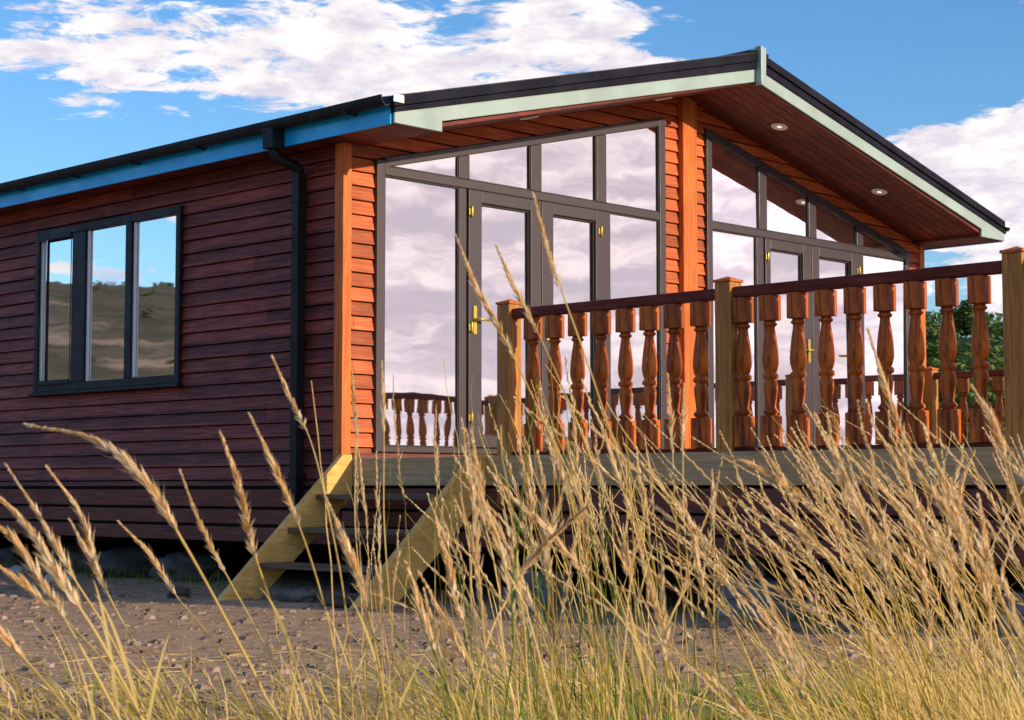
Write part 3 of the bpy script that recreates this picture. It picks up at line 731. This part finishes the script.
for k, (d, sf, th, pts, lab) in enumerate(ST):
    R0 = random.Random(100+k); m_ = len(pts)
    P = [px(u, v, d*(1+.035*sin(i*1.3+k))) for i, (u, v) in enumerate(reversed(pts))]
    b0 = P[0]; gx, gy = b0.x+RT.x*.01, b0.y+RT.y*.01; gz = hgt(gx, gy)-.02
    if b0.z > gz+.03: P = [Vector((gx+RT.x*.03*R0.random(), gy, gz))]+P
    C = resample(P, 40); L = sum((C[i+1]-C[i]).length for i in range(40))
    root = tag(empty('grass_stalk', tuple(C[0])), lab, 'grass stalk', 'single dry grass stalks in front of the lodge')
    def rel(mb): mb.v = [(a-C[0].x, b-C[0].y, c-C[0].z) for a, b, c in mb.v]; return mb
    n0 = 40-int(40*sf*.85)
    stem = MB(); stem.tube(C, [.0021*th*(1-.6*i/40) for i in range(41)], 6)
    o = rel(stem).build('stem', M['straw']); o.parent = root
    hd = MB(); spikelets(hd, C[n0:], int(95*L*sf/.45), .019*th, .0021*th, .34, R0); spikelets(hd, C[n0+2:], int(70*L*sf/.45), .017*th, .0021*th, .16, R0); spikelets(hd, C[n0:], int(70*L*sf/.45), .022*th, .0006*th, .42, R0)
    o = rel(hd).build('seed_head', M['seed']); o.parent = root
    for q in range(2):
        lf = MB()
        i = R0.randint(4, 16); dirn = (RT*(-1 if R0.random() < .7 else 1)*R0.uniform(.1, .5)+Vector((0, 0, 1))).normalized(); ln = R0.uniform(.12, .26)
        bp = [C[i]+dirn*ln*t+Vector((0, 0, -1))*ln*.35*t*t+FW*.02*t for t in [j/8 for j in range(9)]]
        blade(lf, bp, .0017*th, R0.random()); o = rel(lf).build('leaf', M['blade']); o.parent = root

# the mass of dry grass: stalks with heads and long dry blades
def ground_at(u, d):
    p = CAM+(FW+RT*((u-512)/FPX))*d; return Vector((p.x, p.y, hgt(p.x, p.y)-.02))
stems, heads, blades, greens = MB(), MB(), MB(), MB()
R1 = random.Random(21)
def vtop(u):                                  # how high the mass reaches in the view, per column
    K = [(-60, 620), (200, 610), (330, 590), (400, 500), (470, 410), (560, 350), (640, 430), (700, 480), (760, 430), (840, 390), (920, 400), (1000, 390), (1100, 400)]
    for (a, p), (b, q) in zip(K, K[1:]):
        if a <= u <= b: return p+(q-p)*(u-a)/(b-a)
    return 500
def stalk(u, d, lean, vt, th, head, green=False):
    """base in column u at depth d, tip lean*px to the left and reaching image row vt."""
    b = ground_at(u, d); tip_h = (487-vt)/FPX*d+CAM.z-b.z
    if tip_h < .15: return
    tip = b+RT*(-lean/FPX*d)+Vector((0, 0, tip_h))+FW*R1.uniform(-.12, .12)
    bow = R1.uniform(.1, .75)
    P = [b, b.lerp(tip, .35)+RT*bow*.28*lean/FPX*d+Vector((0, 0, .04)), b.lerp(tip, .72)+RT*bow*.30*lean/FPX*d+Vector((0, 0, .03)), tip]
    C = resample(P, 16)
    for i in range(1, 17): C[i] = C[i]+Vector((R1.gauss(0, .0022), R1.gauss(0, .0022), 0))*min(1, i/6)
    (greens if green else stems).tube(C, [max(.0006, .0019*th*(1-.65*i/16)) for i in range(17)], 3, False)
    if head: 
        hl = R1.choice((4, 5, 6, 7)); spikelets(heads, C[16-hl:], int(58*th), .0165*th, .0022*th, .36, R1)
for k in range(235):
    u = R1.choice((R1.uniform(480, 720), R1.uniform(520, 690), R1.uniform(720, 1150), R1.uniform(820, 1180)))
    d = R1.uniform(2.3, 5.2)
    lean = abs(R1.gauss(75, 55)) if u < 720 else abs(R1.gauss(175, 75))
    if R1.random() < .12: lean *= -.7
    if 690 < u < 815 and R1.random() < .8: continue
    mid = u < 700
    ut = u-lean; stalk(u, d, lean, vtop(ut)+abs(R1.gauss(0, 75)), R1.uniform(.8, 1.4), R1.random() < (.50 if mid else .8), mid and R1.random() < .38)
for k in range(20):                           # loose upright stalks by the stairs
    u = R1.uniform(345, 520); stalk(u, R1.uniform(2.5, 4.4), R1.gauss(18, 26), R1.uniform(345, 540), R1.uniform(.6, 1.0), R1.random() < .45, R1.random() < .2)
for k in range(75):                           # arching pale stalks of the right hand clump
    u = R1.uniform(850, 1160); stalk(u, R1.uniform(2.6, 4.6), abs(R1.gauss(190, 70)), R1.uniform(405, 560), R1.uniform(.7, 1.15), R1.random() < .85)
for k in range(34):
    u = R1.uniform(-40, 430); d = R1.uniform(2.4, 4.6); lean = abs(R1.gauss(55, 35)); stalk(u, d, lean, vtop(u-lean)+R1.uniform(0, 130), R1.uniform(.6, .95), R1.random() < .5)
def dry(u, d, ln, lean, w, mb, droop):
    b = ground_at(u, d); az = R1.gauss(0, .5)
    dr = (RT*(-lean)+FW*R1.gauss(0, .3)+Vector((0, 0, 1))).normalized()
    C = [b+dr*ln*t+(RT*(-.25 if R1.random() < 2 else .2)+Vector((0, 0, -droop)))*ln*t*t*.7 for t in [j/9 for j in range(10)]]
    blade(mb, C, w, az)
TU = []
for k in range(150):                          # tussocks
    t = R1.random()
    if t < .48: u, d = R1.gauss(935, 75), R1.uniform(3.2, 6.2)
    elif t < .74: u, d = R1.uniform(430, 800), R1.uniform(3.0, 6.4)
    else: u, d = R1.uniform(-60, 460), R1.uniform(3.4, 6.2)
    TU.append((u, d))
for u0, d0 in TU:
    if 680 < u0 < 830 and R1.random() < .75: continue
    big = R1.uniform(.6, 1.25)
    for q in range(R1.randint(10, 34)):
        o = R1.gauss(0, 1); u = u0+o*95/d0; d = d0+R1.gauss(0, .09)
        ln = R1.uniform(.25, .62)*big*(1.0 if u0 > 780 else .85 if u0 > 420 else .55)
        dry(u, d, ln, R1.gauss(.28, .25)-o*.28, R1.uniform(.0013, .0034), blades, R1.uniform(.1, .9))
for k in range(2200):
    t = R1.random()
    if t < .7: u = R1.uniform(470, 900)
    elif t < .9: u = R1.uniform(850, 1090)
    else: u = R1.uniform(60, 480)
    d = R1.uniform(3.4, 6.9); dry(u, d, R1.uniform(.08, .30), R1.gauss(.1, .4), R1.uniform(.0014, .003), greens, R1.uniform(.1, .6))
for k in range(900):                          # dead blades lying on the ground
    u = R1.uniform(-60, 1080); d = R1.uniform(4.2, 9.0); b = ground_at(u, d)+Vector((0, 0, .03)); a = R1.uniform(0, 2*pi); ln = R1.uniform(.05, .22)
    if b.x > -.1 and b.y > -6.6: continue
    blade(blades, [b+Vector((cos(a+.5*t), sin(a+.5*t), .25*R1.random()*t*(1-t)))*ln*t for t in [j/5 for j in range(6)]], R1.uniform(.0012, .0026), R1.random()*3)
for k in range(260):                          # weeds at the foot of the lodge
    y = R1.uniform(.6, 5.5) if R1.random() < .7 else R1.uniform(-7, -1.8); x = R1.uniform(-.5, .1); b = Vector((x, y, hgt(x, y)-.01)); ln = R1.uniform(.06, .2)
    dr = Vector((R1.gauss(0, .4), R1.gauss(0, .4), 1)).normalized(); blade(greens, [b+dr*ln*t+Vector((dr.x, dr.y, -.3))*ln*t*t*.5 for t in [j/5 for j in range(6)]], .003, R1.random()*3)
nst = len(stems.v)
tag(stems.build('dry_grass_stems', M['straw']), 'mass of thin dry straw stems standing before the deck', kind='stuff')
tag(heads.build('dry_grass_seed_heads', M['seed']), 'mass of pale feathery grass seed heads before the deck', kind='stuff')
tag(blades.build('dry_grass_blades', M['blade']), 'tangle of yellow dry grass blades in the foreground', kind='stuff')
tag(greens.build('green_grass', M['green']), 'short green grass at the foot of the dry grass', kind='stuff')

# ------------------------------------------------------------------ trees on the hillside
def crown_mb(mb, c, rx, rz, n, leaf, R0):
    lobes = [(Vector((R0.gauss(0, .42)*rx, R0.gauss(0, .42)*rx, R0.gauss(0, .35)*rz)), R0.uniform(.4, .65)) for _ in range(7)]
    for _ in range(n):
        lc, lr = R0.choice(lobes); d = Vector((R0.gauss(0, 1), R0.gauss(0, 1), R0.gauss(0, 1))).normalized()*(R0.random()**.4)*lr
        p = c+lc+Vector((d.x*rx, d.y*rx, d.z*rz)); a = Vector((R0.gauss(0, 1), R0.gauss(0, 1), R0.gauss(0, .6))).normalized(); b = a.orthogonal().normalized(); s_ = leaf*R0.uniform(.6, 1.4)
        i = len(mb.v); mb.v += [tuple(p-a*s_-b*s_*.2), tuple(p+b*s_*.7), tuple(p+a*s_), tuple(p-b*s_*.6)]; mb.f.append((i, i+1, i+2, i+3)); mb.smooth.append(False)
def polar(az, r): return Vector((CAM.x+r*sin(radians(az)), CAM.y+r*cos(radians(az)), 0))
R2 = random.Random(5)
TL = ['rounded dark tree on the hillside seen between the right hand balusters', 'broad pale green tree low on the hillside beside the right edge post', 'small bushy tree on the hillside left of the rounded dark tree',
      'tall dark tree breaking the hill skyline above the far rail', 'low spreading tree at the foot of the hill behind the far rail']
for k, (az, r, h) in enumerate(((58.6, 105, 4.2), (60.3, 85, 3.6), (57.6, 125, 4.4), (59.7, 175, 4.0), (59.2, 66, 3.2))):
    p = polar(az, r); z = hgt(p.x, p.y); o = tag(empty('hillside_tree', (p.x, p.y, z)), TL[k], 'tree', 'trees on the hillside')
    tb = MB(); tb.tube([(0, 0, -.3), (.05*h*.3, 0, h*.3), (0, .04*h, h*.62)], [.05*h*.6, .035*h*.6, .015*h], 8)
    for q in range(4):
        a = q*1.6+k; tb.tube([(0, 0, h*(.3+.07*q)), (cos(a)*h*.15, sin(a)*h*.15, h*(.45+.06*q)), (cos(a)*h*.28, sin(a)*h*.28, h*(.55+.06*q))], [.018*h, .012*h, .005*h], 6)
    t = tb.build('trunk', M['bark']); t.parent = o
    cb = MB(); crown_mb(cb, Vector((0, 0, h*.62)), h*.42, h*.38, 1500, h*.045, R2); t = cb.build('crown', M['tree']); t.parent = o
wb = MB()
for k in range(420):
    az = R2.uniform(50, 70); r = R2.uniform(110, 300); p = polar(az, r); h = R2.uniform(2.2, 4.4); z = hgt(p.x, p.y)
    crown_mb(wb, Vector((p.x, p.y, z+h*.42)), h*.55, h*.42, 150, h*.09, R2)
tag(wb.build('hillside_wood', M['tree']), 'dense green wood covering the hill behind the far rail', kind='stuff')

sb = MB()
for k in range(260):
    az = R2.uniform(-52, -8); r = R2.uniform(45, 260)**1.0; p = polar(az, r); h = R2.uniform(.3, .9)*(.6+r/300); crown_mb(sb, Vector((p.x, p.y, hgt(p.x, p.y)+h*.3)), h*.9, h*.5, 46, h*.22, R2)
tag(sb.build('hillside_scrub', leafmat('scrub_leaves', (.035, .045, .014), (.12, .11, .04), .15, .8, .4)), 'low scrub scattered over the hill mirrored in the side window', kind='stuff')
# ------------------------------------------------------------------ light
SUN_AZ, SUN_EL = 166, 16
sd = bpy.data.lights.new('sun', 'SUN'); so = bpy.data.objects.new('sun', sd); COL.objects.link(so)
sd.energy = 5.0; sd.angle = radians(.55); sd.color = (1.0, .80, .55)
D = Vector((sin(radians(SUN_AZ))*cos(radians(SUN_EL)), cos(radians(SUN_AZ))*cos(radians(SUN_EL)), sin(radians(SUN_EL))))
so.rotation_euler = D.to_track_quat('Z', 'Y').to_euler()
w = bpy.data.worlds.new('World'); sc.world = w; w.use_nodes = True; nt = w.node_tree; n = N(nt)
bg = nt.nodes['Background']; bg.inputs['Strength'].default_value = .13
sky = n.new('ShaderNodeTexSky', sky_type='NISHITA'); sky.sun_disc = False; sky.sun_elevation = radians(SUN_EL); sky.sun_rotation = radians(SUN_AZ)
sky.altitude = 50; sky.air_density = 1.0; sky.dust_density = .9; sky.ozone_density = 3.0
tc = n.new('ShaderNodeTexCoord').outputs['Generated']
hs = n.new('ShaderNodeHueSaturation'); hs.inputs['Saturation'].default_value = 1.2; hs.inputs['Value'].default_value = 1.55; n.link(sky.outputs[0], hs.inputs['Color'])
skyc = n.mix(1.0, hs.outputs[0], (.86, .93, 1.02, 1), 'MULTIPLY')
vec = n.scale(tc, (1, 1, 2.6))
def dirpx(u, v):
    d = (FW + RT*((u-512)/FPX) - UP*((v-360)/FPX)).normalized(); return d
def blob(u, v, rad, amp, d=None):
    d = d or dirpx(u, v); dd = Vector((d.x, d.y, d.z*2.6)).normalized()
    nv = n.new('ShaderNodeVectorMath', operation='NORMALIZE'); n.link(vec, nv.inputs[0])
    dt = n.vmath('DOT_PRODUCT', nv.outputs[0], tuple(dd)); return n.maprange(dt, cos(radians(rad)), 1.0, 0.0, amp)
bl_ = [blob(330, 40, 9, .11), blob(520, 55, 9, .13), blob(150, 5, 5, .10), blob(110, 58, 5, .12), blob(650, 45, 5, .22), blob(400, 100, 6, .17), blob(280, 108, 3, .1), blob(1060, 180, 7, .58), blob(950, 165, 3.5, .12), blob(960, 250, 6, .24), blob(880, 30, 8, -.22), blob(790, 20, 5, -.12), blob(60, 150, 5, -.1),
       blob(0, 0, 75, .75, Vector((sin(radians(133))*cos(.1), cos(radians(133))*cos(.1), .1)))]
bias = bl_[0]
for q in bl_[1:]: bias = n.math('ADD', bias, q)
c1 = n.noise(n.scale(tc, (1, 1, 3.2)), 24.0, 9, .70, .6); c2 = n.noise(n.scale(tc, (1, 1, 4.4)), 11.0, 5, .55)
dens = n.math('ADD', n.math('ADD', c1, n.math('MULTIPLY', n.math('SUBTRACT', c2, .5), 1.75)), bias)
mask = n.maprange(dens, .60, .79)
c3 = n.noise(n.scale(tc, (1, 1, 2.8)), 30.0, 6, .6)
sdot = n.vmath('DOT_PRODUCT', tc, tuple(Vector((sin(radians(133)), cos(radians(133)), .05)).normalized()))
ccol = n.mix(n.maprange(n.math('ADD', c3, n.math('MULTIPLY', c1, .6)), .55, 1.0), (5.6, 5.2, 6.2, 1), (8.6, 8.2, 8.0, 1))
ccol = n.mix(n.maprange(sdot, .55, .95), ccol, n.mix(n.maprange(n.math('MULTIPLY_ADD', c1, .5, n.math('MULTIPLY', c2, .6)), .45, .66), (6.0, 5.2, 6.0, 1), (10.2, 8.8, 9.0, 1)))
n.link(n.mix(mask, skyc, ccol), bg.inputs['Color'])
